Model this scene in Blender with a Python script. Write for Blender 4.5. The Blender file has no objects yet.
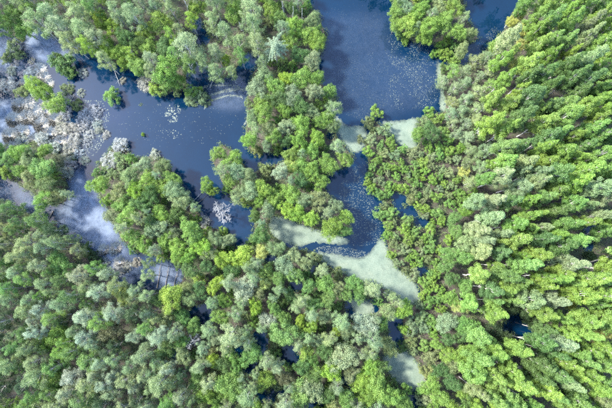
import bpy, math, random
import numpy as np
from mathutils import Vector, Matrix

# ------------------------------------------------------------------ camera, sky, sun, exposure
SC = bpy.context.scene
COL = SC.collection
CAM_H, FPX, TILT = 100.0, 409.0, math.radians(7.8)      # drone height, focal length in px of a 612 px wide picture
cam_d = bpy.data.cameras.new('camera')
cam_d.sensor_width = 36.0
cam_d.lens = 36.0 * FPX / 612.0
cam_d.clip_start, cam_d.clip_end = 0.5, 5000.0
cam = bpy.data.objects.new('camera', cam_d); COL.objects.link(cam)
cam.location = (0, 0, CAM_H); cam.rotation_euler = (TILT, 0, 0)
SC.camera = cam

SUN_EL, SUN_AZ = math.radians(45), math.radians(-75)     # azimuth from +Y towards +X
W = bpy.data.worlds.new('World'); SC.world = W; W.use_nodes = True
nt = W.node_tree
sky = nt.nodes.new('ShaderNodeTexSky'); sky.sky_type = 'NISHITA'; sky.sun_disc = False
sky.sun_elevation = SUN_EL; sky.sun_rotation = SUN_AZ
sky.air_density = 1.0; sky.dust_density = 1.0
nt.links.new(sky.outputs[0], nt.nodes['Background'].inputs[0])
nt.nodes['Background'].inputs[1].default_value = 0.15
sun_d = bpy.data.lights.new('sun', 'SUN'); sun_d.energy = 2.6; sun_d.angle = math.radians(6)
sun_d.color = (1.0, 0.96, 0.88)
sun = bpy.data.objects.new('sun', sun_d); COL.objects.link(sun)
sdir = Vector((math.sin(SUN_AZ)*math.cos(SUN_EL), math.cos(SUN_AZ)*math.cos(SUN_EL), math.sin(SUN_EL)))
sun.rotation_euler = sdir.to_track_quat('Z', 'Y').to_euler(); sun.location = sdir*200
vs = SC.view_settings
vs.view_transform = 'Standard'; vs.look = 'None'; vs.gamma = 1.0; vs.use_curve_mapping = False
vs.exposure = 3.3
SC.render.engine = 'CYCLES'
SC.cycles.max_bounces = 5; SC.cycles.transparent_max_bounces = 8
SC.cycles.use_denoising = False

rng = np.random.default_rng(11)
random.seed(11)

# ------------------------------------------------------------------ survey: from the picture's plane to the ground
ct, st = math.cos(TILT), math.sin(TILT)
def ground_at(px, py, z=0.0):
    """world x, y of the point seen at px, py that lies z metres above the water"""
    dx, dy = (px-306)/FPX, (204-py)/FPX
    wy, wz = dy*ct + st, dy*st - ct
    k = (CAM_H - z) / -wz
    return dx*k, wy*k
def seen_at(x, y, z):
    yy, zz = y*ct + (z-CAM_H)*st, -y*st + (z-CAM_H)*ct
    return 306 + FPX*x/-zz, 204 - FPX*yy/-zz

def smooth_poly(p, n=2):
    p = np.array(p, float)
    for _ in range(n):
        q = np.roll(p, -1, 0)
        p = np.stack([p*.75+q*.25, p*.25+q*.75], 1).reshape(-1, 2)
    return p
def inside(poly, X, Y):
    r = np.zeros(X.shape, bool)
    x0, y0 = poly[-1]
    for x1, y1 in poly:
        if y0 != y1:
            c = ((y1 > Y) != (y0 > Y)) & (X < (x0-x1)*(Y-y1)/(y0-y1)+x1)
            r ^= c
        x0, y0 = x1, y1
    return r
def blur(a, n):
    for _ in range(n):
        b = np.pad(a, 1, mode='edge')
        a = (b[:-2, 1:-1]+b[2:, 1:-1]+b[1:-1, :-2]+b[1:-1, 2:]+2*b[1:-1, 1:-1])/6
    return a
def vnoise(X, Y, s, seed):
    """smooth value noise in 0..1"""
    r = np.random.default_rng(seed); T = r.random((64, 64))
    u, v = X/s, Y/s
    i, j = np.floor(u).astype(int), np.floor(v).astype(int)
    f, g = u-i, v-j
    f, g = f*f*(3-2*f), g*g*(3-2*g)
    i0, i1, j0, j1 = i % 64, (i+1) % 64, j % 64, (j+1) % 64
    return (T[i0, j0]*(1-f)+T[i1, j0]*f)*(1-g) + (T[i0, j1]*(1-f)+T[i1, j1]*f)*g
def fbm(X, Y, s, seed, o=3):
    a, w, t = 0, 1, 0
    for k in range(o):
        a = a + w*vnoise(X+k*7.3, Y-k*3.1, s/2**k, seed+k); t += w; w *= .55
    return a/t

WATER = {
 'lake': [(62,58),(75,52),(88,52),(96,60),(110,66),(125,67),(138,68),(146,92),(160,97),(183,93),(190,86),(186,74),(192,62),(205,66),(210,80),(218,84),(236,74),(243,56),(256,50),(260,62),(250,74),(248,92),(245,104),(247,117),(240,140),(247,153),(262,154),(280,153),(284,160),(262,166),(250,172),(241,156),(226,142),(213,146),(209,160),(216,172),(222,186),(232,206),(252,204),(252,226),(246,246),(238,250),(230,232),(206,224),(198,206),(188,197),(180,182),(173,166),(163,156),(152,152),(140,157),(131,154),(127,141),(118,140),(106,152),(98,160),(94,172),(82,172),(72,150),(68,130),(74,108),(84,98),(84,74)],
 'marsh': [(-20,26),(4,30),(16,38),(24,48),(28,28),(40,28),(58,40),(74,52),(86,60),(86,104),(76,112),(74,132),(72,152),(66,168),(70,190),(62,150),(44,138),(20,146),(-20,142)],
 'channel': [(-20,166),(0,172),(16,184),(32,196),(48,206),(62,207),(69,200),(68,168),(78,160),(92,168),(94,188),(104,204),(112,222),(118,238),(128,250),(142,256),(160,258),(186,266),(182,284),(160,290),(146,290),(128,288),(114,276),(104,264),(94,252),(80,242),(64,230),(48,220),(34,214),(18,206),(-20,196)],
 'pond': [(300,-30),(392,-30),(392,2),(388,12),(392,26),(400,38),(410,44),(428,42),(436,46),(434,56),(442,60),(438,82),(442,96),(446,112),(436,110),(414,120),(418,150),(404,150),(392,136),(380,122),(366,112),(368,136),(362,152),(352,152),(344,142),(336,128),(336,112),(340,98),(330,88),(318,82),(316,66),(326,52),(328,32),(320,14),(304,-2)],
 'inlet': [(466,-30),(540,-30),(520,2),(510,16),(502,30),(488,46),(476,58),(462,64),(450,64),(438,62),(434,50),(448,50),(462,46),(472,44),(482,40),(476,28),(468,18),(465,4)],
 'mid_pond': [(358,150),(367,152),(368,168),(364,182),(371,192),(380,200),(386,206),(378,208),(380,222),(388,232),(384,238),(392,266),(406,274),(416,286),(420,304),(410,304),(398,296),(386,286),(368,281),(352,277),(338,269),(324,262),(314,252),(298,248),(280,242),(270,232),(270,218),(284,217),(300,226),(326,232),(346,238),(353,232),(352,220),(346,210),(336,200),(328,190),(325,180),(336,170),(352,165)],
 'lagoon': [(382,354),(396,352),(406,351),(416,362),(422,372),(427,386),(413,389),(398,385),(387,372)],
}
# small pools seen between the crowns: centre, half width, half height
POOLS = [(394,322,9,5),(396,335,5,12),(415,400,4,9),(240,351,6,4),(262,341,5,10),(289,356,10,8),(252,366,7,7),(268,397,8,5),(280,392,5,4),(200,315,13,8),(340,381,10,4),(315,405,10,4),(352,396,4,6),
         (592,228,9,5),(516,322,11,8),(524,334,8,6),(422,270,5,4),(398,202,5,7),(408,212,7,4),(422,222,6,4),(196,24,5,7),(202,36,5,8),(360,307,13,9),(502,350,5,3),(588,246,6,4),(176,354,5,4),(20,97,9,6),(288,150,6,4),(330,136,3,3),
         (590,196,5,3),(312,268,4,5),(296,286,5,5),(270,258,5,4)]
def ell(c): 
    a = np.linspace(0, 2*math.pi, 14, endpoint=False)
    k = 1+.25*np.sin(3*a+c[0])+.12*np.sin(5*a+c[1])
    return np.stack([c[0]+1.2*c[2]*k*np.cos(a), c[1]+1.2*c[3]*k*np.sin(a)], 1)
polys = [smooth_poly(p) for p in WATER.values()] + [ell(c) for c in POOLS]
GX0, GY0 = -120, -120
gy, gx = np.mgrid[GY0:GY0+660, GX0:GX0+860]
wmask = np.zeros(gx.shape, float)
jx, jy = gx + 5*(fbm(gx, gy, 9, 3)-.5), gy + 5*(fbm(gx, gy, 9, 9)-.5)
for p in polys: wmask[inside(p, jx, jy)] = 1.0
def mask_px(px, py):
    i = np.clip(np.round(py-GY0).astype(int), 0, gx.shape[0]-1); j = np.clip(np.round(px-GX0).astype(int), 0, gx.shape[1]-1)
    return wmask[i, j]

# ------------------------------------------------------------------ materials
def mat(name):
    m = bpy.data.materials.new(name); m.use_nodes = True
    return m, m.node_tree, m.node_tree.nodes['Principled BSDF']
def nd(t, k, **kw):
    n = t.nodes.new(k)
    for a, b in kw.items(): setattr(n, a, b)
    return n
def noise(t, scale, detail=4, rough=.55, vec=None):
    n = nd(t, 'ShaderNodeTexNoise'); n.inputs['Scale'].default_value = scale
    n.inputs['Detail'].default_value = detail; n.inputs['Roughness'].default_value = rough
    g = nd(t, 'ShaderNodeNewGeometry') if vec is None else None
    t.links.new(vec or g.outputs['Position'], n.inputs['Vector'])
    return n
def ramp(t, src, stops):
    r = nd(t, 'ShaderNodeValToRGB'); e = r.color_ramp.elements
    while len(e) < len(stops): e.new(.5)
    for el, (p, c) in zip(e, stops): el.position = p; el.color = (*c, 1)
    t.links.new(src, r.inputs[0]); return r
def bump(t, src, bs, strength, dist=.05):
    b = nd(t, 'ShaderNodeBump'); b.inputs['Strength'].default_value = strength; b.inputs['Distance'].default_value = dist
    t.links.new(src, b.inputs['Height']); t.links.new(b.outputs[0], bs.inputs['Normal'])

def foliage_material():
    m, t, bs = mat('foliage')
    oi = nd(t, 'ShaderNodeObjectInfo'); at = nd(t, 'ShaderNodeAttribute', attribute_name='tint')
    mr = nd(t, 'ShaderNodeMapRange'); t.links.new(at.outputs['Fac'], mr.inputs[0])
    mr.inputs[3].default_value = .6; mr.inputs[4].default_value = 1.4
    hs = nd(t, 'ShaderNodeHueSaturation'); t.links.new(oi.outputs['Color'], hs.inputs['Color'])
    t.links.new(mr.outputs[0], hs.inputs['Value'])
    m2 = nd(t, 'ShaderNodeMapRange'); t.links.new(at.outputs['Fac'], m2.inputs[0])
    m2.inputs[3].default_value = .52; m2.inputs[4].default_value = .488
    t.links.new(m2.outputs[0], hs.inputs['Hue'])
    t.links.new(hs.outputs[0], bs.inputs['Base Color'])
    bs.inputs['Roughness'].default_value = .55; bs.inputs['Specular IOR Level'].default_value = .35
    tr = nd(t, 'ShaderNodeBsdfTranslucent'); t.links.new(hs.outputs[0], tr.inputs['Color'])
    mx = nd(t, 'ShaderNodeMixShader'); mx.inputs[0].default_value = .48
    t.links.new(bs.outputs[0], mx.inputs[1]); t.links.new(tr.outputs[0], mx.inputs[2])
    t.links.new(mx.outputs[0], t.nodes['Material Output'].inputs['Surface'])
    return m
M_LEAF = foliage_material()
def bark(name, a, b, scale=6):
    m, t, bs = mat(name)
    n = noise(t, scale, 5); r = ramp(t, n.outputs['Fac'], [(.35, a), (.65, b)])
    t.links.new(r.outputs[0], bs.inputs['Base Color']); bs.inputs['Roughness'].default_value = .85
    bump(t, n.outputs['Fac'], bs, .5); return m
M_PALE = bark('pale_bark', (.16,.15,.135), (.38,.37,.345))
M_BROWN = bark('brown_bark', (.05,.04,.03), (.13,.11,.085))
M_GREY = bark('dead_wood', (.11,.11,.105), (.23,.23,.225))

def ground_material():
    m, t, bs = mat('peat_ground')
    n = noise(t, .35, 6, .65); r = ramp(t, n.outputs['Fac'], [(.30,(.014,.011,.009)), (.48,(.030,.024,.018)), (.60,(.022,.035,.012)), (.75,(.04,.05,.02))])
    n2 = noise(t, 3.5, 5, .7)
    mx = nd(t, 'ShaderNodeMix', data_type='RGBA', blend_type='MULTIPLY'); mx.inputs[0].default_value = .8
    r2 = ramp(t, n2.outputs['Fac'], [(.3,(.35,.35,.35)), (.7,(1.4,1.35,1.25))])
    t.links.new(r.outputs[0], mx.inputs[6]); t.links.new(r2.outputs[0], mx.inputs[7]); t.links.new(mx.outputs[2], bs.inputs['Base Color'])
    bs.inputs['Roughness'].default_value = .9; bump(t, n2.outputs['Fac'], bs, .9, .2); return m
def water_material():
    m, t, bs = mat('marsh_water')
    n = noise(t, .045, 5, .6); r = ramp(t, n.outputs['Fac'], [(.3,(.0003,.0050,.0138)), (.55,(.0006,.0078,.0205)), (.75,(.003,.010,.026))])
    t.links.new(r.outputs[0], bs.inputs['Base Color'])
    bs.inputs['Roughness'].default_value = .035; bs.inputs['IOR'].default_value = 1.33
    n2 = noise(t, 1.6, 3); bump(t, n2.outputs['Fac'], bs, .06, .05); return m
def duckweed_material():
    m, t, bs = mat('duckweed')
    n = noise(t, .35, 6, .6); r = ramp(t, n.outputs['Fac'], [(.3,(.050,.072,.055)), (.45,(.074,.099,.073)), (.6,(.088,.112,.083)), (.75,(.112,.130,.094))])
    n2 = noise(t, 5, 8, .8); n2.inputs['Distortion'].default_value = .6; r2 = ramp(t, n2.outputs['Fac'], [(.32,(.5,.55,.5)), (.68,(1.25,1.22,1.2))])
    mx = nd(t, 'ShaderNodeMix', data_type='RGBA', blend_type='MULTIPLY'); mx.inputs[0].default_value = 1
    t.links.new(r.outputs[0], mx.inputs[6]); t.links.new(r2.outputs[0], mx.inputs[7]); t.links.new(mx.outputs[2], bs.inputs['Base Color'])
    bs.inputs['Roughness'].default_value = .8
    at = nd(t, 'ShaderNodeAttribute', attribute_name='cover'); n3 = noise(t, 1.1, 6, .7); n4 = noise(t, .25, 5, .6)
    ad = nd(t, 'ShaderNodeMath', operation='MULTIPLY_ADD'); t.links.new(n3.outputs['Fac'], ad.inputs[0]); ad.inputs[1].default_value = .9; t.links.new(at.outputs['Fac'], ad.inputs[2])
    a2 = nd(t, 'ShaderNodeMath', operation='MULTIPLY_ADD'); t.links.new(n4.outputs['Fac'], a2.inputs[0]); a2.inputs[1].default_value = .7; t.links.new(ad.outputs[0], a2.inputs[2])
    mr = nd(t, 'ShaderNodeMapRange'); t.links.new(a2.outputs[0], mr.inputs[0]); mr.inputs[1].default_value = 1.05; mr.inputs[2].default_value = 1.75; mr.inputs[4].default_value = .92
    t.links.new(mr.outputs[0], bs.inputs['Alpha']); return m
def sheen_film_material():  # pale colour paints reflected sky on the water; also serves the lake swirl
    m, t, bs = mat('sky_sheen_and_film')
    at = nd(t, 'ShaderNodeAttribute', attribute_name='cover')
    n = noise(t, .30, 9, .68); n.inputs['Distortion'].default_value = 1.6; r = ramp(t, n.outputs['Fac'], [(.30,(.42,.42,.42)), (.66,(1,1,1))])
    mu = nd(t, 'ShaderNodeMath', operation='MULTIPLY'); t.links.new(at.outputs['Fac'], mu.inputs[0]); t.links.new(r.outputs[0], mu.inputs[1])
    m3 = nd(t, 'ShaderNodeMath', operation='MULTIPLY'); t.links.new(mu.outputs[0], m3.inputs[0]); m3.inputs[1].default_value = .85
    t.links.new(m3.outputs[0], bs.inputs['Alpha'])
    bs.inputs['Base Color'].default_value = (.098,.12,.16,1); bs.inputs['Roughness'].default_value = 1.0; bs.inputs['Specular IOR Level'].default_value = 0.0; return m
def flat(name, c, c2=None, scale=4, rough=.8):
    m, t, bs = mat(name)
    n = noise(t, scale, 4); r = ramp(t, n.outputs['Fac'], [(.35, c), (.65, c2 or c)])
    t.links.new(r.outputs[0], bs.inputs['Base Color']); bs.inputs['Roughness'].default_value = rough; return m
M_GROUND, M_WATER, M_DUCK, M_SHEEN_FILM = ground_material(), water_material(), duckweed_material(), sheen_film_material()
M_STRAW = flat('dry_sedge', (.24,.23,.20), (.38,.365,.32), 1.5)
M_FLECK = flat('floating_leaf', (.028,.042,.037), (.062,.075,.062), 2)

# ------------------------------------------------------------------ mesh helpers
def mesh_np(name, V, F, m, attr=None, aname='tint', dom='FACE', smooth=False):
    me = bpy.data.meshes.new(name)
    V = np.asarray(V, np.float32); F = np.asarray(F, np.int32); k = F.shape[1]
    me.vertices.add(len(V)); me.vertices.foreach_set('co', V.ravel())
    me.loops.add(F.size); me.loops.foreach_set('vertex_index', F.ravel())
    me.polygons.add(len(F)); me.polygons.foreach_set('loop_start', np.arange(0, F.size, k, dtype=np.int32))
    me.update(calc_edges=True)
    if attr is not None:
        a = me.attributes.new(aname, 'FLOAT', dom); a.data.foreach_set('value', np.asarray(attr, np.float32))
    if smooth: me.polygons.foreach_set('use_smooth', np.ones(len(F), bool))
    me.materials.append(m); return me
def obj(name, me, parent=None):
    o = bpy.data.objects.new(name, me); COL.objects.link(o)
    if parent: o.parent = parent
    return o
def tag(o, label, cat=None, group=None, kind=None):
    o['label'] = label
    if cat: o['category'] = cat
    if group: o['group'] = group
    if kind: o['kind'] = kind
    return o
class Tubes:
    def __init__(s): s.V, s.F = [], []
    def tube(s, pts, radii, n=6):
        pts = [Vector(p) for p in pts]; b = len(s.V)
        for i, p in enumerate(pts):
            d = (pts[min(i+1, len(pts)-1)]-pts[max(i-1, 0)]).normalized()
            u = d.cross(Vector((.31,.95,.05))).normalized(); v = d.cross(u)
            for k in range(n):
                a = 2*math.pi*k/n; s.V.append(p + (u*math.cos(a)+v*math.sin(a))*radii[i])
        for i in range(len(pts)-1):
            for k in range(n):
                k2 = (k+1) % n
                s.F.append((b+i*n+k, b+i*n+k2, b+(i+1)*n+k2, b+(i+1)*n+k))
        s.V.append(pts[-1]); c = len(s.V)-1
        for k in range(n): s.F.append((b+(len(pts)-1)*n+k, b+(len(pts)-1)*n+(k+1) % n, c, c))
        return s
    def mesh(s, name, m):
        me = bpy.data.meshes.new(name)
        me.from_pydata([tuple(v) for v in s.V], [], [f if f[2] != f[3] else f[:3] for f in s.F])
        me.polygons.foreach_set('use_smooth', np.ones(len(me.polygons), bool)); me.materials.append(m); return me

def unit(a): return a/np.maximum(np.linalg.norm(a, axis=1, keepdims=True), 1e-6)
def leaves(C, Rr, n, size, r, up=.25, jit=.75, shell=(.55, 1.06), flatz=1.0, low=-.5, asp=(.45, .75)):
    """n leaf sprays on the outside of lobes C (k,3) with radii Rr"""
    p = Rr**2/np.sum(Rr**2); k = r.choice(len(C), n, p=p)
    d = unit(r.normal(size=(n, 3))); bad = d[:, 2] < low; d[bad, 2] *= -1
    rad = Rr[k]*r.uniform(shell[0], shell[1], n)
    off = d*rad[:, None]; off[:, 2] *= flatz
    P = C[k]+off
    N = unit(d+jit*r.normal(size=(n, 3))+np.array([0, 0, up]))
    T = unit(np.cross(N, r.normal(size=(n, 3)))); B = np.cross(N, T)
    L = (size*r.uniform(.6, 1.35, n))[:, None]; Wd = L*r.uniform(asp[0], asp[1], n)[:, None]
    V = np.stack([P+T*L*.5-N*L*.12, P+B*Wd*.5+N*L*.05, P-T*L*.5-N*L*.12, P-B*Wd*.5+N*L*.05], 1).reshape(-1, 3)
    F = np.arange(4*n).reshape(n, 4)
    lt = r.random(len(C))
    tint = np.clip(.45*lt[k]+.55*r.random(n), 0, 1)
    return V, F, tint

# ------------------------------------------------------------------ ground and water
STEP = .5
xs = np.arange(-125, 125.01, STEP); ys = np.arange(-85, 120.01, STEP)
TX, TY = np.meshgrid(xs, ys, indexing='ij')
tpx, tpy = seen_at(TX, TY, 0.0)
lm = blur(mask_px(tpx, tpy), 3)
def height_field():
    h = .18 + .75*(fbm(TX, TY, 7, 21)-.42) + .35*(fbm(TX, TY, 1.7, 31)-.5)
    h = np.maximum(h, .05+.2*(fbm(TX, TY, 1.2, 77)-.3))
    w = np.clip((lm-.12)/.45, 0, 1)
    return h*(1-w) - .7*w
TZ = height_field()
def gz(x, y):
    i = int(round((x-xs[0])/STEP)); j = int(round((y-ys[0])/STEP))
    if 0 <= i < len(xs) and 0 <= j < len(ys): return float(TZ[i, j])
    return .2
def grid_faces(nx, ny):
    i, j = np.meshgrid(np.arange(nx-1), np.arange(ny-1), indexing='ij'); a = (i*ny+j).ravel()
    return np.stack([a, a+ny, a+ny+1, a+1], 1)
V = np.stack([TX.ravel(), TY.ravel(), TZ.ravel()], 1); F = grid_faces(len(xs), len(ys))
# outer skirt so that the ground reaches the horizon
x0, x1, y0, y1 = xs[0], xs[-1], ys[0], ys[-1]; E = 2500
sk = [(x0,y0),(x1,y0),(x1,y1),(x0,y1),(-E,-E),(E,-E),(E,E),(-E,E)]
b = len(V); V = np.vstack([V, [(x, y, .1 if i > 3 else .02) for i, (x, y) in enumerate(sk)]])
F = np.vstack([F, [(b+k, b+(k+1) % 4, b+4+(k+1) % 4, b+4+k)[::-1] for k in range(4)]])
g = obj('ground', mesh_np('ground', V, F, M_GROUND, smooth=True)); tag(g, 'dark peaty swamp floor between the trees', kind='structure')
wv = [(x0+.5,y0+.5,0),(x1-.5,y0+.5,0),(x1-.5,y1-.5,0),(x0+.5,y1-.5,0)]
w = obj('water', mesh_np('water', wv, [(0,1,2,3)], M_WATER)); tag(w, 'dark blue still marsh water', kind='structure')

# floating mats, cut as ragged cells from a mask so that the margins break up into flecks
def mat_sheet(polys_px, step, seed, z, rag=.5, streak=0.0, thin=0.0):
    V, F = [], []
    P = [smooth_poly(p) for p in polys_px]
    allp = np.vstack(P)
    c = np.array([ground_at(px, py) for px, py in allp])
    ax = np.arange(c[:, 0].min()-1, c[:, 0].max()+1, step); ay = np.arange(c[:, 1].min()-1, c[:, 1].max()+1, step)
    X, Y = np.meshgrid(ax, ay, indexing='ij'); px, py = seen_at(X, Y, 0)
    m = np.zeros(X.shape)
    for p in P: m[inside(p, px, py)] = 1
    m = blur(m, 30)
    n = fbm(X, Y, 2.6, seed, 5)-.5 + .8*(fbm(X, Y, .55, seed+50, 2)-.5)
    n[m < .02] = -1
    keep = (m + (rag+.35)*1.6*n) > (.40+thin)
    if streak: keep &= fbm(X+.6*Y, (Y-.5*X)*3.2, 3.5, seed+9, 4) < 1-streak
    keep = keep[:-1, :-1]
    rr = np.random.default_rng(seed)
    X2, Y2 = X+rr.uniform(-.4, .4, X.shape)*step, Y+rr.uniform(-.4, .4, X.shape)*step
    Fa = grid_faces(*X.shape)[keep.ravel()]
    us, inv = np.unique(Fa, return_inverse=True)
    V = np.stack([X2.ravel(), Y2.ravel(), np.full(X.size, z)], 1)[us]
    return V, inv.reshape(Fa.shape), m.ravel()[us]
DUCK = [
 ([[(436,64),(443,61),(447,72),(450,86),(456,100),(452,112),(444,114),(438,108),(441,92),(437,78)]], 'narrow pale duckweed strip along the east shore of the upper pond', .5),
 ([[(378,118),(394,123),(412,117),(421,120),(414,132),(419,151),(404,151),(391,136)]], 'pale green duckweed wedge south of the upper pond', .3),
 ([[(333,112),(338,116),(346,128),(358,124),(368,130),(366,142),(362,152),(352,154),(343,142),(335,130)]], 'pale duckweed patch between the upper pond and the middle pond', .35),
 ([[(266,216),(284,215),(300,225),(326,231),(346,238),(352,243),(340,245),(326,244),(312,243),(298,248),(278,243),(268,232)]], 'pale duckweed sheet left of the middle pond', .3),
 ([[(312,250),(326,252),(344,255),(356,259),(368,256),(376,244),(380,234),(386,242),(394,266),(408,274),(418,286),(422,306),(408,306),(396,297),(384,288),(366,283),(350,279),(336,271),(322,263)]], 'largest pale duckweed mat sweeping down below the middle pond', .3),
 ([[(381,353),(396,350),(408,350),(418,361),(424,371),(429,387),(413,391),(397,387),(386,373)]], 'squarish pale duckweed lagoon near the bottom edge', .22),
 ([[(346,298),(360,295),(375,303),(374,316),(356,316)]], 'small pale duckweed patch among trees above the bottom edge', .5),
]
for i, (ps, lab, rag) in enumerate(DUCK):
    V, F, cv = mat_sheet(ps, .16, 100+i, .012, rag)
    o = obj('duckweed_mat', mesh_np('duckweed_mat', V, F, M_DUCK, cv, 'cover', 'POINT')); tag(o, lab, 'duckweed', 'duckweed mats on the ponds')
def film(poly, lab, seed, soft=9, amp=1.0):  # mostly sheets that paint cloud and sky reflections; the lake swirl is real film
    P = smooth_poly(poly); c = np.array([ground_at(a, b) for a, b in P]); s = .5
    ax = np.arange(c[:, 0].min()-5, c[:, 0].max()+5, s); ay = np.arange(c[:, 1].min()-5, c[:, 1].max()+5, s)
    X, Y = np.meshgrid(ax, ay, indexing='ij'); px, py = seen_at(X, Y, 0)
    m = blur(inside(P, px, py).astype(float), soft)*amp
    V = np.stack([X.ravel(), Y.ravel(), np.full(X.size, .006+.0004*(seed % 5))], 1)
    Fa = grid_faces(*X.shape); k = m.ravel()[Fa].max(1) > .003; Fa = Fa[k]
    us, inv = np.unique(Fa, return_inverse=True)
    me = mesh_np('sky_sheen_and_film', V[us], inv.reshape(Fa.shape), M_SHEEN_FILM, m.ravel()[us], 'cover', 'POINT')
    tag(obj('sky_sheen_and_film', me), lab, 'water film', 'painted sky reflections and film on the marsh water')
film([(22,28),(40,26),(58,40),(74,56),(66,66),(44,62),(26,52)], 'painted bluish sky reflection on the pool below the top left trees', 1, amp=1.3)
film([(-15,30),(6,34),(14,44),(26,60),(14,74),(-15,72)], 'painted milky sky reflection on water at the upper left edge', 2, amp=1.0)
film([(-15,100),(16,100),(34,112),(50,126),(64,140),(60,152),(30,150),(-15,152)], 'painted milky sky reflection around the dry sedge on the left', 3, amp=1.3)
film([(68,172),(84,172),(92,192),(104,206),(114,224),(122,244),(128,262),(122,276),(104,258),(84,240),(60,222),(56,212),(70,204)], 'widest painted sky reflection filling the bent left channel', 4, amp=1.15)
film([(-15,172),(2,178),(20,190),(40,204),(44,214),(20,204),(-15,194)], 'painted milky sky reflection in the narrow channel at the left edge', 5, amp=.6)
film([(150,262),(186,268),(182,286),(156,288)], 'painted milky sky reflection on the small pool ruled by trunk reflections', 6, amp=.95)
film([(118,256),(134,256),(140,272),(132,284),(118,276)], 'painted milky sky reflection at the lower end of the left channel', 7, amp=.8)

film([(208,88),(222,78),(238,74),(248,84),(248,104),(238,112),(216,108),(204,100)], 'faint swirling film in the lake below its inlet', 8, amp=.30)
film([(318,18),(388,10),(394,60),(436,66),(438,100),(384,118),(350,120),(324,84),(332,48)], 'faint hazy sheet over the upper pond', 9, soft=20, amp=.10)  # thin pale sheet across most of the pond
# flecks: tens of thousands nobody could count
fl_c, fl_s = [], []
def flecks(poly, n, seed, smin, smax, clump=.5, sc=3.0):
    P = smooth_poly(poly, 1); r = np.random.default_rng(seed)
    a = np.stack([r.uniform(P[:, 0].min(), P[:, 0].max(), n*12), r.uniform(P[:, 1].min(), P[:, 1].max(), n*12)], 1)
    a = a[inside(P, a[:, 0], a[:, 1])]
    k = fbm(a[:, 0], a[:, 1], sc*2.2, seed, 4) > clump-.22+.42*r.random(len(a)); a = a[k][:int(n*1.9)]
    for p in a: fl_c.append(ground_at(*p)); fl_s.append(.48*(smin+(smax-smin)*r.random()**2.5))
flecks([(390,28),(404,44),(436,44),(442,64),(438,102),(426,108),(398,112),(384,100),(392,70),(382,48)], 1600, 1, .05, .24, .52, 4)
flecks([(330,60),(388,50),(392,112),(352,122),(336,100)], 900, 2, .04, .13, .45, 5)
flecks([(318,4),(388,4),(388,50),(330,50)], 350, 3, .03, .1)
flecks([(352,168),(366,160),(374,200),(384,232),(372,246),(348,246),(354,228),(334,192)], 1500, 4, .05, .22, .42, 3)
flecks([(310,244),(366,250),(366,258),(330,262)], 700, 5, .06, .25, .4)
flecks([(166,106),(178,104),(182,112),(176,124),(168,122),(163,114)], 90, 6, .12, .6, .5, 2)
flecks([(158,122),(164,128),(182,132),(180,140),(162,136)], 26, 16, .1, .45, .5, 2)
flecks([(440,50),(476,44),(500,20),(490,50),(460,64)], 500, 7, .05, .2)
flecks([(88,110),(130,104),(170,104),(240,104),(236,140),(140,150)], 260, 8, .04, .2, .5)
flecks([(70,100),(112,100),(104,150),(76,165),(66,140)], 900, 9, .06, .4, .45)
for i, (cx, cy, rx, ry, a0, a1, n) in enumerate([(236,106,34,16,185,330,520),(230,108,24,12,180,300,380),(240,98,30,9,190,320,360),(246,100,6,18,60,-70,260),(243,112,5,12,80,-60,200),(222,90,20,5,190,330,240)]):
    r = np.random.default_rng(60+i); t = np.radians(r.uniform(min(a0, a1), max(a0, a1), n))
    wob = 1+.05*np.sin(4*t+i)
    for tt, ww in zip(t, wob):
        q = (cx+rx*ww*math.cos(tt)+r.normal()*.55, cy-ry*ww*math.sin(tt)*-1+r.normal()*.55)
        fl_c.append(ground_at(*q)); fl_s.append(r.uniform(.05, .15))
c = np.array(fl_c); s = np.array(fl_s); n = len(c); a = np.linspace(0, 2*math.pi, 6, endpoint=False)
rr = np.random.default_rng(5); ph = rr.uniform(0, 6.28, n); asp = rr.uniform(.45, 1, n)
k = rr.uniform(.75, 1.15, (n, 6))
lx = s[:, None]*k*np.cos(a)[None]; ly = s[:, None]*k*np.sin(a)[None]*asp[:, None]
V = np.stack([c[:, :1]+lx*np.cos(ph)[:, None]-ly*np.sin(ph)[:, None], c[:, 1:]+lx*np.sin(ph)[:, None]+ly*np.cos(ph)[:, None], np.full((n, 6), .016)+.008*rr.random((n, 1))], 2).reshape(-1, 3)
o = obj('floating_leaves', mesh_np('floating_leaves', V, np.arange(6*n).reshape(n, 6), M_FLECK))
tag(o, 'pale flecks of floating leaves and pollen on the water', 'floating leaves', kind='stuff')

# ------------------------------------------------------------------ plant prototypes (meshes shared by all copies)
def limb(r, a, b_, sag):
    a, b_ = Vector(a), Vector(b_); m = a.lerp(b_, .5)+Vector((r.normal()*.15, r.normal()*.15, sag)); return [a, m, b_]
def finish(name, C, Rr, r, n, size, bark_m, H, tr, multi=1, nl=10, **kw):
    V, F, t = leaves(C, Rr, n, size, r, **kw)
    crown = mesh_np(name+'_crown', V, F, M_LEAF, t)
    T = Tubes()
    for s in range(multi):
        a = 6.28*s/multi+r.random(); sp = 0 if multi == 1 else .35*H*.3
        top = Vector((sp*math.cos(a)*1.6, sp*math.sin(a)*1.6, H*(.8 if name == 'tall' else .9))); bs = Vector((.15*(multi > 1)*math.cos(a), .15*(multi > 1)*math.sin(a), -.9))
        pts = [bs.lerp(top, k/5)+Vector((r.normal()*.02*H*.3, r.normal()*.02*H*.3, 0))*(0 < k < 5) for k in range(6)]
        T.tube(pts, [tr*(1.15-.2*k) if k < 5 else tr*.1 for k in range(6)], 7)
        for j in r.choice(len(C), min(nl, len(C)), replace=False):
            f = np.clip((C[j][2]-.16*H)/H/.93, .1, .95); p0 = bs.lerp(top, float(f))
            T.tube(limb(r, p0, C[j], -.02*H), [tr*.32, tr*.2, tr*.05], 5)
    return T.mesh(name+'_trunk', bark_m), crown
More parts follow.
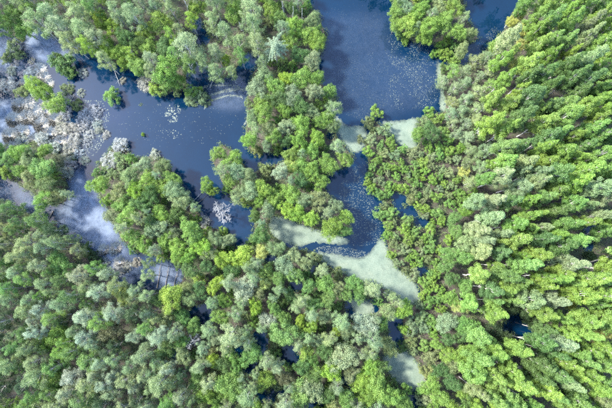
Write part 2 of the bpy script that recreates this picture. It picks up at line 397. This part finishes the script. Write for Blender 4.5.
def p_tall(seed):
    r = np.random.default_rng(seed); H, R, z0 = 18.0, 2.1, 6.5; n = 70
    C, Rr = [], []
    for i in range(n):
        t = (i+.5)/n; pr = (R*(t/.22)**.6 if t < .22 else R*((1-t)/.78)**.62)*(1+.22*math.sin(t*9+seed)+.1*r.normal())
        a = i*2.4+r.normal()*.5; q = pr*r.uniform(.3, .9)
        C.append((q*math.cos(a), q*math.sin(a), z0+t*(H-z0-.3)+r.normal()*.3)); Rr.append(.20*pr+.26*r.uniform(.8, 1.3))
    return finish('tall', np.array(C), np.array(Rr), r, 15000, .175, M_PALE, H, .17, nl=14, shell=(.5, 1.15))
def p_birch(seed):
    r = np.random.default_rng(seed); H, R, z0 = 13.0, 2.6, 5.0; n = 46
    C, Rr = [], []
    for i in range(n):
        t = (i+.5)/n; pr = R*math.sin(math.pi*min(1, .12+.86*t))**.7
        a = i*2.4+r.normal()*.6; q = pr*r.uniform(.3, 1.0)
        C.append((q*math.cos(a), q*math.sin(a), z0+t*(H-z0-.4)+r.normal()*.3)); Rr.append(.42*r.uniform(.7, 1.5))
    return finish('birch', np.array(C), np.array(Rr), r, 8500, .155, M_PALE, H, .13, nl=22, shell=(.25, 1.5), jit=1.0)
def p_round(seed):
    r = np.random.default_rng(seed); H, R, z0 = 9.0, 2.9, 3.4; n = 80
    C, Rr = [], []
    for i in range(n):
        u = (i+.5)/n; th = math.acos(1-1.35*u); a = i*2.4+r.normal()*.3; k = r.uniform(.5, .95)*(1+.22*math.sin(2*a+seed)+.16*math.sin(3*a+2*seed))
        C.append((R*k*math.sin(th)*math.cos(a), R*k*math.sin(th)*math.sin(a), 5.9+2.5*k*math.cos(th))); Rr.append(.5*r.uniform(.6, 1.4))
    return finish('round', np.array(C), np.array(Rr), r, 12000, .175, M_BROWN, H*.9, .15, nl=16, shell=(.3, 1.5), jit=.85)
def p_shrub(seed):
    r = np.random.default_rng(seed); R = 1.9; n = 40
    C, Rr = [], []
    for i in range(n):
        u = (i+.5)/n; th = math.acos(1-1.0*u); a = i*2.4+r.normal()*.5; k = r.uniform(.5, .95)*(1+.2*math.sin(2*a+seed)+.16*math.sin(3*a+2*seed))
        C.append((R*k*math.sin(th)*math.cos(a), R*k*math.sin(th)*math.sin(a), 1.2+2.1*k*math.cos(th))); Rr.append(.36*r.uniform(.6, 1.4))
    return finish('shrub', np.array(C), np.array(Rr), r, 5000, .15, M_BROWN, 3.0, .05, multi=4, nl=6, shell=(.4, 1.3))
def p_grey(seed):
    r = np.random.default_rng(seed); R = 1.9; n = 70
    C, Rr = [], []
    for i in range(n):
        a = r.uniform(0, 6.28); k = R*math.sqrt(r.random()); C.append((k*math.cos(a), k*math.sin(a), .3+1.5*r.random()*(1-.4*k/R))); Rr.append(.22*r.uniform(.5, 1.6))
    return finish('grey', np.array(C), np.array(Rr), r, 5000, .30, M_GREY, 1.7, .045, multi=5, nl=12, shell=(.1, 2.0), jit=1.1, asp=(.12, .28))
def p_star(seed):
    r = np.random.default_rng(seed); H, R = 11.0, 3.4
    C, Rr = [], []
    for i in range(30):
        a = 6.28*i/15+r.normal()*.16; L = R*r.uniform(.55, 1.1); z = r.uniform(6.0, 10)
        for k in np.linspace(.12, 1, 9): C.append((L*k*math.cos(a), L*k*math.sin(a), z+.9*k-1.9*k*k+r.normal()*.08)); Rr.append(.5*(1.15-.7*k))
    return finish('star', np.array(C), np.array(Rr), r, 13000, .17, M_PALE, H*.9, .12, nl=8, shell=(.4, 1.2))
def branching(r, T, p, d, L, rad, depth):
    e = p+d*L; m = p.lerp(e, .5)+Vector(r.normal(size=3))*L*.05
    T.tube([p, m, e], [rad, rad*.8, rad*.6], 5)
    if depth == 0: return
    for _ in range(3 if depth > 1 else 4):
        nd_ = (d*.9+Vector(r.normal(size=3))*.75+Vector((0, 0, .1))).normalized()
        branching(r, T, p.lerp(e, r.uniform(.55, 1)), nd_, L*r.uniform(.5, .75), max(rad*.55, .012), depth-1)
def p_dead(seed):
    r = np.random.default_rng(seed); T = Tubes(); T2 = Tubes()
    T.tube([(0,0,-.9),(.1,.05,2),(.05,.15,4.5),(.2,.1,7)], [.2,.16,.11,.05], 7)
    for i in range(13):
        a = i*2.4; z = 2.6+4.2*i/13; d = Vector((math.cos(a), math.sin(a), .45)).normalized()
        branching(r, T2, Vector((.08,.08,z)), d, r.uniform(.9, 1.9)-.05*i, .045, 4)
    return T.mesh('dead_trunk', M_GREY), T2.mesh('dead_branches', M_GREY)
# kind: builder, variants, crown radius, crown centre height, object name, trunk name, crown name
KIND = {
 'tall':  (p_tall, 8, 2.1, 12.6, 'poplar_tree', 'trunk', 'crown'),
 'birch': (p_birch, 5, 2.75, 9.3, 'birch_tree', 'trunk', 'crown'),
 'round': (p_round, 8, 3.0, 6.8, 'broadleaf_tree', 'trunk', 'crown'),
 'shrub': (p_shrub, 6, 2.0, 2.2, 'willow_shrub', 'stems', 'foliage'),
 'grey':  (p_grey, 4, 2.0, 1.2, 'grey_bush', 'stems', 'foliage'),
 'star':  (p_star, 1, 3.4, 8.6, 'spreading_pale_tree', 'trunk', 'crown'),
 'dead':  (p_dead, 2, 2.9, 5.2, 'dead_tree', 'trunk', 'branches'),
}
PROTO = {k: [v[0](1000+37*i+len(k)*91) for i in range(v[1])] for k, v in KIND.items()}
# leaf base colours
PAL = {'L': (0.176, 0.270, 0.038), 'B': (0.139, 0.225, 0.041), 'T': (0.116, 0.203, 0.049), 'G': (0.075, 0.135, 0.038), 'S': (0.161, 0.217, 0.098), 'P': (0.214, 0.259, 0.158), 'Q': (0.290, 0.300, 0.270), 'Y': (0.247, 0.285, 0.075), 'O': (0.139, 0.176, 0.071), 'D': (0.038, 0.068, 0.026), 'N': (0.112, 0.112, 0.060)}
CNAME = {'L': 'lime green', 'B': 'bright green', 'G': 'mid green', 'S': 'sage green', 'P': 'palest silvery', 'Q': 'greyish pale', 'Y': 'yellowish green', 'O': 'dull olive', 'D': 'dark green', 'N': 'brownish', 'T': 'fresh green'}
KNAME = {'tall': 'slender tree', 'birch': 'lacy tree', 'round': 'round tree', 'shrub': 'low shrub', 'grey': 'twiggy bush', 'star': 'star-shaped tree', 'dead': 'dead tree'}

# ------------------------------------------------------------------ planting plan: crowns read off the picture (x, y, radius, kind, colour)
PLAN = []
def P(kind, s):
    for q in s.split():
        a = q.split(','); PLAN.append((float(a[0]), float(a[1]), float(a[2]), kind, a[3]))
P('shrub', '61,63,14,G 111,95,11,T 56,58,9,G 67,70,9,T')
P('round', '33,85,10,B 43,92,11,B 54,102,11,B 168,72,16,B 160,24,13,B 162,46,11,G 175,82,9,B 226,60,7,L 197,8,10,B 235,15,11,B 295,25,11,B 288,80,9,L 300,78,11,B 262,100,11,B 278,98,11,G 292,98,11,S 265,75,11,S 257,88,11,S 275,85,11,B 300,55,11,G 290,40,10,B 270,10,10,B')
P('round', '252,117,9,S 250,140,9,B 265,112,11,B 270,130,10,O 285,110,10,B 300,106,10,G 288,126,10,S 268,145,7,S 275,138,9,B 300,125,10,B 299,142,9,B 314,92,10,S 318,138,9,L 323,118,10,B 310,112,9,O 312,60,11,S 318,42,11,B 312,20,10,S 316,78,9,B 306,35,10,B')
P('round', '219,152,9,B 231,160,10,B 237,173,11,S 249,177,9,O 280,173,10,P 291,167,8,Y 299,164,9,B 251,190,10,S 263,188,10,B 241,191,9,S 230,180,9,B 275,200,10,B 290,195,11,B 301,180,10,G 303,200,9,S 205,185,8,B 212,190,6,B 286,209,9,L 298,213,9,L 309,218,9,L 331,226,13,B 338,205,8,S 318,200,10,O 322,182,9,B 312,170,10,B 328,163,10,B 345,158,9,B 312,150,9,B')
P('round', '162,166,9,O 160,185,10,B 175,190,11,S 170,178,9,B 181,200,10,S 135,190,9,L 100,185,10,B 118,192,10,O 130,176,10,O 146,180,11,B 144,166,9,S 43,150,8,B 40,167,12,T 30,160,9,O 30,180,9,O 46,185,11,O 56,196,10,O 57,162,8,N')
P('round', '175,215,10,G 190,230,12,B 200,247,11,L 176,250,11,L 222,260,10,L 240,257,11,L 215,285,9,L 172,297,13,L 205,266,9,G 190,270,9,G 200,290,9,G 232,271,9,G 228,240,8,S 262,252,8,Y 275,250,10,S 285,266,11,S 295,255,9,S 265,282,8,Y 262,235,9,G 255,216,8,G 268,210,9,S 165,240,9,B 160,214,9,B 157,230,9,S 128,215,11,B 140,205,10,G 120,205,9,T 150,225,9,G 133,235,9,T 143,245,9,B 148,196,10,G')
P('round', '245,289,13,P 285,333,15,T 268,320,9,P 255,308,9,L 300,322,7,L 265,381,11,B 213,361,7,L 195,380,10,T 205,396,10,B 183,356,9,S 165,350,10,G 284,376,9,N 310,327,8,L 325,315,8,S 320,341,8,S 345,358,15,S 365,326,13,P 330,371,10,L 338,332,5,L 362,381,10,L 378,386,12,B 388,396,11,B 370,366,9,B 371,396,11,B 311,391,12,S 405,310,9,L 388,311,9,S 449,322,11,S 447,355,8,B 228,385,15,T 300,394,12,T')
P('round', '60,262,11,T 122,295,9,Y 108,335,11,N 57,335,11,B 40,346,9,B 50,382,10,B 100,20,11,L 111,26,10,L 107,45,11,L 118,50,10,L 123,59,9,L 126,36,10,G 146,29,10,B 139,42,9,G 149,46,9,B 21,26,11,B 10,14,12,T')
P('birch', '35,20,13,S 50,12,13,S 60,28,13,S 75,15,13,S 80,30,12,S 96,36,11,S 70,41,11,S 115,9,11,S 104,59,10,S 136,15,13,S 141,4,10,S 150,62,9,S 188,46,15,S 180,30,8,S 210,20,11,S 223,30,11,S 252,10,13,S 254,26,12,S 205,60,10,S 215,50,11,S 172,10,10,S 229,333,14,S 161,381,13,S 246,396,11,S')
P('grey', '145,83,9,Q 82,72,6,Q 120,145,9,Q 109,160,9,Q 106,172,7,S 119,160,8,S 155,154,6,Q 85,118,10,Q 94,110,8,Q 74,140,9,Q 66,158,8,Q 88,134,6,Q 62,128,8,Q 96,124,6,Q 72,128,7,Q 76,104,7,O 64,112,7,Q 28,72,7,Q 66,172,7,Q 206,100,6,S 192,99,8,S 105,135,5,Q 8,84,9,Q 10,70,6,Q 122,80,4,Q 66,88,7,O 140,104,2,S 203,222,6,Q')
P('shrub', '192,90,9,B 201,95,8,S 10,46,9,S 4,56,7,S 17,54,6,S 264,168,7,O 57,186,7,O 20,90,8,O 142,134,2,L 406,40,5,B 439,118,8,B 430,111,7,B 397,116,0.1,B 361,139,5,O 376,112,9,B 368,122,8,O 385,130,8,S')
P('round', '398,10,10,B 410,22,11,B 405,6,9,S 420,10,10,B 432,26,12,B 446,20,11,B 455,8,11,B 440,6,9,S 425,36,8,B 458,30,9,B 415,30,7,S 470,32,7,S 462,50,8,S')
P('shrub', '436,52,7,B 446,52,8,B 456,56,8,B 441,45,6,B 405,38,5,B')
P('grey', '104,262,5,Q 112,252,5,Q 128,266,6,Q 118,270,6,Q 136,262,5,Q 20,140,8,Q 42,140,7,Q 54,148,6,Q 66,148,6,Q 78,152,6,Q 84,160,5,Q 80,92,5,Q 70,98,6,Q 14,62,5,Q 30,60,4,Q 60,120,6,Q 80,126,7,Q 98,130,5,Q 70,164,6,Q 86,142,5,Q 46,104,6,Q')
P('birch', '106,276,9,P 118,285,9,S 134,288,9,S 146,276,8,S 146,264,7,O')
P('star', '275,47,17,P')
P('dead', '222,213,14,P 193,340,11,P 191,242,7,P')

ZONES = [   # polygon, kind, r min, r max, spacing factor, colours
 ('right', [(524,-60),(760,-60),(760,540),(430,540),(426,395),(434,335),(446,292),(452,255),(462,215),(482,180),(488,140),(484,110),(494,80),(500,55),(508,25),(516,10)], 'tall', 7.5, 10.5, .80, 'BBBTBTBGTGBS'),
 ('centre', [(362,128),(385,125),(410,150),(452,118),(468,160),(462,200),(440,225),(446,260),(432,292),(420,300),(405,270),(386,255),(386,235),(374,200),(366,180)], 'shrub', 5.0, 7.4, .66, 'OTBBSTB'),
 ('east_edge', [(440,60),(500,50),(496,80),(484,120),(490,150),(462,215),(440,110)], 'birch', 7.5, 10, .63, 'SSSSTSO'),
 ('lower_right', [(402,300),(440,290),(436,335),(428,410),(430,460),(400,460),(405,390),(430,385),(416,355),(402,345)], 'shrub', 6, 8, .70, 'BSTOST'),
 ('lower_left', [(-90,180),(0,198),(35,214),(65,232),(100,264),(140,292),(175,330),(200,408),(215,480),(-90,480)], 'birch', 8, 11.5, .70, 'SSSSPSGTTTDO'),
 ('top_left', [(-90,-90),(262,-90),(262,62),(240,70),(150,66),(90,50),(-90,44)], 'birch', 9, 12, .68, 'SSSSTTBL'),
 ('south', [(140,285),(400,285),(400,480),(205,480),(175,330)], 'round', 7, 10, .66, 'SSTTBGOS'),
]
PATCH = [(553,80,24,'G'),(570,70,14,'G'),(480,240,22,'S'),(490,215,18,'S'),(515,22,11,'Y'),(523,48,9,'Y'),(528,30,8,'Y'),(516,68,7,'Y'),(461,170,10,'Y'),(453,308,9,'Y'),(595,335,11,'Y'),(569,300,10,'Y'),(600,250,18,'D'),(515,330,22,'D'),(540,345,16,'G'),(565,260,12,'S'),(530,180,14,'S'),(545,300,12,'S'),(570,345,12,'S'),(600,205,16,'S'),
         (456,120,14,'S'),(470,95,14,'S'),(450,165,12,'S'),(30,215,14,'G'),(75,300,14,'G'),(60,350,14,'B'),(12,380,14,'D'),(90,330,12,'P'),(100,370,16,'P'),(70,380,14,'P'),(110,300,12,'P'),(20,310,14,'S'),(130,320,10,'D'),(40,240,16,'S'),(85,260,10,'D'),(140,370,14,'S')]
HOLES = [(531,132,9),(594,238,10),(517,328,10),(600,262,7),(584,262,6),(82,262,5),(70,318,5),(128,345,5),(12,388,6),(120,330,6),(510,352,5),(464,268,5),(440,236,6),(556,410,5),(452,60,4),(130,272,8)]
zp = [(n, smooth_poly(p, 1), k, a, b_, f, c_) for n, p, k, a, b_, f, c_ in ZONES]
zid = np.full(gx.shape, -1)
for i_, z in reversed(list(enumerate(zp))): zid[inside(z[1], gx.astype(float), gy.astype(float))] = i_
DEF = ('default', None, 'round', 7, 10, .66, 'TTBGSSOB')
def zone(px, py):
    k = zid[int(round(py))-GY0, int(round(px))-GX0]; return zp[k] if k >= 0 else DEF
placed = [(a, b_, r_) for a, b_, r_, k, c_ in PLAN]
R2 = random.Random(5)
ang = np.linspace(0, 2*math.pi, 10, endpoint=False)
MARG = 9
tries = 0
grid = {}
def put(p):
    grid.setdefault((int(p[0]//30), int(p[1]//30)), []).append(p)
for p in placed: put(p)
FAR = []
def fits(px, py, r_, f):
    for i in (-1, 0, 1):
        for j in (-1, 0, 1):
            for q in grid.get((int(px//30)+i, int(py//30)+j), ()):
                if math.hypot(px-q[0], py-q[1]) < f*(r_+q[2]): return False
    return True
for tries in range(60000):
    px, py = R2.uniform(-110, 722), R2.uniform(-110, 518)
    z = zone(px, py); r_ = R2.uniform(z[3], z[4])
    if tries > 30000: r_ = z[3]*R2.uniform(.75, 1)
    if not fits(px, py, r_, z[5]): continue
    if any(math.hypot(px-h[0], py-h[1]) < h[2]+.5*r_ for h in HOLES): continue
    rr_ = .55*r_
    if mask_px(px+rr_*np.cos(ang), py+rr_*np.sin(ang)).sum() + 3*mask_px(np.array([px]), np.array([py]))[0] > 2.5: continue
    col_ = R2.choice(z[6])
    for q in PATCH:
        if math.hypot(px-q[0], py-q[1]) < q[2]: col_ = q[3]
    put((px, py, r_))
    k = z[2]
    if z[0] == 'right' and px < 470: k = 'round'
    if z[0] == 'right' and col_ == 'Y': k = 'round'
    if z[0] == 'right' and col_ == 'D': k = 'round'
    if z[0] in ('south', 'default') and col_ == 'S' : k = 'birch'
    if k == 'round' and r_ < 7.6 and z[0] in ('south', 'default'): k = 'shrub'
    inn = -MARG < px < 612+MARG and -MARG < py < 408+MARG
    (PLAN if inn else FAR).append((px, py, r_, k, col_))

def stand(px, py, r_, kind):
    """ground position and scale of a plant whose crown is seen at px, py"""
    R, zc = KIND[kind][2], KIND[kind][3]
    d = CAM_H-zc; rm = r_*d/FPX*(1+.1*((px-306)**2+(py-204)**2)/FPX**2)
    s = rm/R; sz = max(.45, min(1.35, .45+.55*s))
    if kind == 'birch' and 425 < px < 505 and 45 < py < 225: sz *= .58
    if kind == 'tall': sz *= .8+.2*min(1, max(0, (px-470)/50))
    for _ in range(3):
        x, y = ground_at(px, py, zc*sz); g_ = gz(x, y)
    x, y = ground_at(px, py, zc*sz+max(g_, -.3)); return x, y, gz(x, y), s, sz

def jitter(c, r, a=.13):
    v = 1.0+r.uniform(-a, a); return (c[0]*v*(1+r.uniform(-.10, .10)), c[1]*v, c[2]*v*(1+r.uniform(-.15, .15)), 1)
THINGS = []      # (object, px, py, colour word, kind word) -> labels are written at the end
GROUPS = {'tall': 'tall slender trees of the right-hand wood', 'birch': 'lacy trees of the left-hand woods', 'round': 'round-crowned trees of the swamp', 'shrub': 'low shrubs of the swamp', 'grey': 'twiggy bushes of the marsh', 'star': 'pale spreading trees', 'dead': 'dead trees'}
CATS = {'shrub': 'shrub', 'grey': 'bush'}
RT = random.Random(77)
for px, py, r_, kind, ck in PLAN:
    if r_ < 1: continue
    x, y, z, s, sz = stand(px, py, r_, kind)
    K = KIND[kind]; tm, cm = RT.choice(PROTO[kind])
    e = obj(K[4], None); e.empty_display_size = .5
    e.location = (x, y, z); e.scale = (s*RT.uniform(.85, 1.15), s*RT.uniform(.85, 1.15), sz*RT.uniform(.93, 1.07))
    e.rotation_euler = (RT.gauss(0, .035), RT.gauss(0, .035), RT.uniform(0, 6.28))
    t_ = obj(K[5], tm, e); c_ = obj(K[6], cm, e); c_.color = jitter(PAL[ck], RT)
    e['category'] = CATS.get(kind, 'tree'); e['group'] = GROUPS[kind]
    THINGS.append((e, px, py, CNAME[ck] if kind != 'dead' else 'grey', KNAME[kind]))

# the wood goes on outside the picture: one mass
def far_wood():
    Vs, Fs, Ts, n0 = [], [], [], 0
    r = np.random.default_rng(9)
    for px, py, r_, kind, ck in FAR:
        x, y, z, s, sz = stand(px, py, r_, kind)
        R, zc = KIND[kind][2]*s, KIND[kind][3]*sz
        C = np.array([(x+R*.6*r.normal()*.7, y+R*.6*r.normal()*.7, z+zc+r.uniform(-.35, .35)*zc) for _ in range(12)])
        V, F, t = leaves(C, np.full(12, R*.45), 330, .5, r)
        Vs.append(V); Fs.append(F+n0); Ts.append(t); n0 += len(V)
    o = obj('surrounding_wood', mesh_np('surrounding_wood', np.vstack(Vs), np.vstack(Fs), M_LEAF, np.concatenate(Ts)))
    o.color = (*PAL['T'], 1); tag(o, 'mass of green woodland going on around the swamp', 'woodland', kind='stuff')
far_wood()

# undergrowth on the land between the trees
def undergrowth():
    r = np.random.default_rng(31)
    n = 27000
    X, Y = r.uniform(-88, 88, n), r.uniform(-50, 82, n)
    px, py = seen_at(X, Y, 0.0)
    i = np.clip(np.round((X-xs[0])/STEP).astype(int), 0, len(xs)-1); j = np.clip(np.round((Y-ys[0])/STEP).astype(int), 0, len(ys)-1)
    zz = TZ[i, j]; k = (zz > .0) & (fbm(X, Y, 6, 55) > .28)
    X, Y, zz = X[k], Y[k], zz[k]; m = len(X)
    # shore fringe: a denser, lower band along the water's edge
    Lf = lm[::1, ::1]; ii, jj = np.nonzero((Lf > .03) & (Lf < .5)); q = r.choice(len(ii), 9000)
    fx, fy = xs[ii[q]]+r.uniform(-.3, .3, 9000), ys[jj[q]]+r.uniform(-.3, .3, 9000)
    kk = (np.abs(fx) < 90) & (fy > -50) & (fy < 82); fx, fy = fx[kk], fy[kk]
    C = np.stack([X, Y, zz+r.uniform(.1, .9, m)], 1); Rr = r.uniform(.35, .95, m)
    C = np.vstack([C, np.stack([fx, fy, r.uniform(.05, .6, len(fx))], 1)]); Rr = np.concatenate([Rr, r.uniform(.25, .6, len(fx))])
    V, F, t = leaves(C, Rr, 330000, .21, r, low=-.1)
    o = obj('undergrowth', mesh_np('undergrowth', V, F, M_LEAF, t)); o.color = (.115,.16,.052,1)
    tag(o, 'dense low green undergrowth covering the ground between trees', 'undergrowth', kind='stuff')
undergrowth()

# dry sedge: fine blades, nobody could count them
def sedge(name, lab, spots, seed):
    r = np.random.default_rng(seed); Vs, Fs, n0 = [], [], 0
    for px, py, rp, n in spots:
        n = int(n*1.7); x, y = ground_at(px, py); R = rp*.24
        a = r.uniform(0, 6.28, n); q = R*np.sqrt(r.random(n))*.75
        bx, by = x+q*np.cos(a), y+q*np.sin(a)
        L = r.uniform(.5, 1.5, n); out = r.normal(a, .5); lean = r.uniform(.6, 1.0, n)
        tx, ty, tz = bx+L*lean*np.cos(out), by+L*lean*np.sin(out), .08+L*(.12+.5*(1-lean))
        w_ = r.uniform(.03, .06, n); nx, ny = -np.sin(out)*w_, np.cos(out)*w_
        V = np.stack([np.stack([bx-nx, by-ny, np.full(n, -.1)], 1), np.stack([bx+nx, by+ny, np.full(n, -.1)], 1), np.stack([(bx+tx)/2+nx, (by+ty)/2+ny, tz*.55+.1], 1), np.stack([tx, ty, tz], 1)], 1).reshape(-1, 3)
        Vs.append(V); Fs.append(np.arange(4*n).reshape(n, 4)+n0); n0 += 4*n
    o = obj(name, mesh_np(name, np.vstack(Vs), np.vstack(Fs), M_STRAW)); tag(o, lab, 'dry grass', kind='stuff')
sedge('dry_sedge', 'bleached dry sedge tussocks in the left marsh', [(40,70,7,500),(34,76,7,500),(44,78,6,400),(28,104,7,600),(34,112,9,1000),(26,118,8,800),(38,120,8,800),(30,96,6,400),(46,112,6,400),(12,150,9,800),(6,160,8,700),(4,170,7,500),(16,160,7,500),(22,132,8,500),(50,134,7,500),(60,142,6,400),(68,150,6,400),(48,146,6,400),(20,106,8,900),(42,126,8,900),(14,120,8,800),(54,120,7,700),(60,132,7,600),(36,140,7,600),(10,136,8,700),(30,154,6,500),(14,174,6,400),(48,84,5,300),(26,84,6,500),(60,106,5,300),(104,250,5,200),(116,248,5,200),(120,262,5,200)], 3)

# ------------------------------------------------------------------ fallen logs and bare poles
def pole(name, lab, cat, a, za, b_, zb, rad, grp, stubs=4, seed=1, m=None):
    r = np.random.default_rng(seed); A, B = Vector((*ground_at(*a, za), za)), Vector((*ground_at(*b_, zb), zb))
    L = (B-A).length; o = Vector(A); T = Tubes()
    pts = [(A.lerp(B, k/5)-o)+Vector(r.normal(size=3))*.012*L*(0 < k < 5) for k in range(6)]
    T.tube(pts, [rad*(1-.13*k) for k in range(6)], 7)
    e = obj(name, None); e.location = o; tag(e, lab, cat, grp)
    obj('trunk', T.mesh('bare_trunk', m or M_GREY), e)
    for i in range(stubs):
        S = Tubes(); f = r.uniform(.45, .95); p = Vector(pts[0]).lerp(Vector(pts[-1]), f)
        d = ((B-A).normalized()*.6+Vector(r.normal(size=3))*.6); d.z = abs(d.z); d.normalize(); l = r.uniform(.4, 1.2)
        S.tube([p, p+d*l*.5+Vector((0, 0, .05)), p+d*l], [rad*.35, rad*.25, rad*.08], 5)
        obj('branch', S.mesh('bare_branch', m or M_GREY), e)
LOGS = [((210,88),(216,72),'pale fallen log at the edge of the lake inlet',.11),((114,69),(120,86),'thin fallen log pointing down to the island bush',.09),((182,213),(206,188),'long pale log running up to the small leaning tree',.08),((194,206),(210,193),'short dark log beside the small leaning tree',.07),((53,211),(45,226),'dark log crossing the left channel',.11),
        ((157,288),(161,264),'sunken log standing in for a trunk reflection, left in the milky pool',.1),((165,289),(169,266),'sunken log standing in for a trunk reflection, middle of the milky pool',.1),((174,287),(178,268),'sunken log standing in for a trunk reflection, right in the milky pool',.1),((182,398),(200,384),'fallen white log between trees near bottom left',.09),((206,362),(218,354),'short white log beside a small lime tree at the bottom',.09),  # the three poles in the milky pool stand in for dark trunk reflections
        ((0,158),(24,184),'bleached log at the left edge, lower of two',.1),((2,150),(22,168),'bleached log at the left edge, upper of two',.08),((165,328),(180,320),'forked white log near the dark pool at lower left',.09)]
for i, (a, b_, lab, rad) in enumerate(LOGS):
    pole('fallen_log', lab, 'log', a, .12, b_, .3, rad, 'fallen logs in the swamp', 3, 200+i, M_BROWN if 'sunken' in lab or 'dark' in lab else M_GREY)
BARE = [((194,24),(184,0),'leaning bare pale trunk at top left, between lacy trees'),((214,37),(209,18),'bare pale trunk right of the dark gap at the top'),((246,40),(239,22),'bare pale trunk left of the star-shaped tree'),((286,28),(282,1),'tall bare white trunk above the star-shaped tree'),((292,31),(293,6),'bare trunk just right of the tallest white one at top'),((302,32),(302,8),'thin bare trunk near the top left of the upper pond'),
        ((533,136),(553,122),'bare pale trunk leaning over the brown gap'),((537,148),(551,139),'bare pale trunk just below the brown gap'),((539,163),(554,161),'flat-lying bare trunk below the brown gap'),((588,43),(610,27),'longest bare pale trunk near the top right corner'),((583,40),(592,28),'short bare trunk near the top right corner'),((564,78),(574,68),'bare trunk among dull green trees, upper right'),((577,96),(586,87),'bare trunk near the right edge, upper half'),
        ((585,275),(606,273),'bare white trunk below the small right-edge pool'),((590,262),(608,257),'thin bare trunk just below the small right-edge pool'),((500,276),(530,275),'bare pale trunk right of the low pale crowns')]
for i, (a, b_, lab) in enumerate(BARE):
    z0, z1 = (.1, 11) if i < 6 else (4, 11.5)
    pole('bare_trunk', lab, 'bare tree', a, z0, b_, z1, .13, 'bare standing trunks', 4, 300+i, M_GREY)

# ------------------------------------------------------------------ labels: colour, kind, nearest landmark, side of it and rank
MARKS = [('the bare grey tree mid-left',222,213),('the star-shaped pale tree',275,47),('the island bush in the lake',111,94),('the right-edge pool',592,228),('the small squarish blue pool',396,332),('the bottom duckweed lagoon',403,370),('the largest duckweed mat',390,275),('the middle pond',358,200),('the wooded island top',430,20),('the top right inlet',490,20),
 ('the top left corner',0,0),('the top right corner',612,0),('the bottom left corner',0,408),('the bottom right corner',612,408),('the brown gap at right',531,132),('the dark wet hollow lower right',517,328),('the bent milky channel',100,238),('the milky pool',168,276),('the largest bottom fresh green tree',285,333),('the dry sedge marsh',32,112),('the lake inlet',250,66),('the yellowish trees upper right',520,45),('the upper pond',372,70),('the duckweed sheet mid-picture',290,232),('the duckweed wedge',402,135),('the dark pool lower left',200,315),('the bottom edge middle',306,408),('the left edge middle',0,204),('the lake',160,120),('the lime tree by the pool',172,297),('the longest bare trunk upper right',600,35),('the bare trunk below pool',595,274),('the yellowish tree lower right',595,335),('the yellowish tree centre right',453,308),('the lone top-shore bush',197,92),('the small leaning lake tree',207,187),('the largest sage bottom tree',345,358),('the fresh green marsh clump',40,167),('the lime tree top-left',107,45),('the brownish tree lower left',108,335),('the top-left milky pool',45,45),('the right edge middle',612,130),('the right edge below its pool',612,310)]
DIRS = ['right', 'upper right', 'upper side', 'upper left', 'left', 'lower left', 'lower side', 'lower right']
ORD = ['', 'second ', 'third ', 'fourth ', 'fifth ', 'sixth ', 'seventh ', 'eighth ', 'ninth ', 'tenth ', 'eleventh ', 'twelfth ', 'thirteenth ', 'fourteenth ', 'fifteenth ', 'sixteenth ', 'seventeenth ', 'eighteenth ', 'nineteenth ', 'twentieth ']
cells = {}
for t in THINGS:
    d, mk = min((math.hypot(t[1]-m_[1], t[2]-m_[2]), m_) for m_ in MARKS)
    k = int(round(math.atan2(mk[2]-t[2], t[1]-mk[1])/(math.pi/4))) % 8
    cells.setdefault((t[3], t[4], mk[0], DIRS[k]), []).append((d, t[0]))
for (cw, kw, mk, dr), v in cells.items():
    v.sort(key=lambda q: q[0])
    for i, (d, e) in enumerate(v):
        e['label'] = f'{cw} {kw}, {ORD[min(i, 19)]}nearest {mk} on its {dr}' if len(v) > 1 else f'{cw} {kw} near {mk} on its {dr}'
cnt = {}
for t in THINGS: cnt[t[4]] = cnt.get(t[4], 0)+1

print('COUNTS', cnt, 'far', len(FAR))
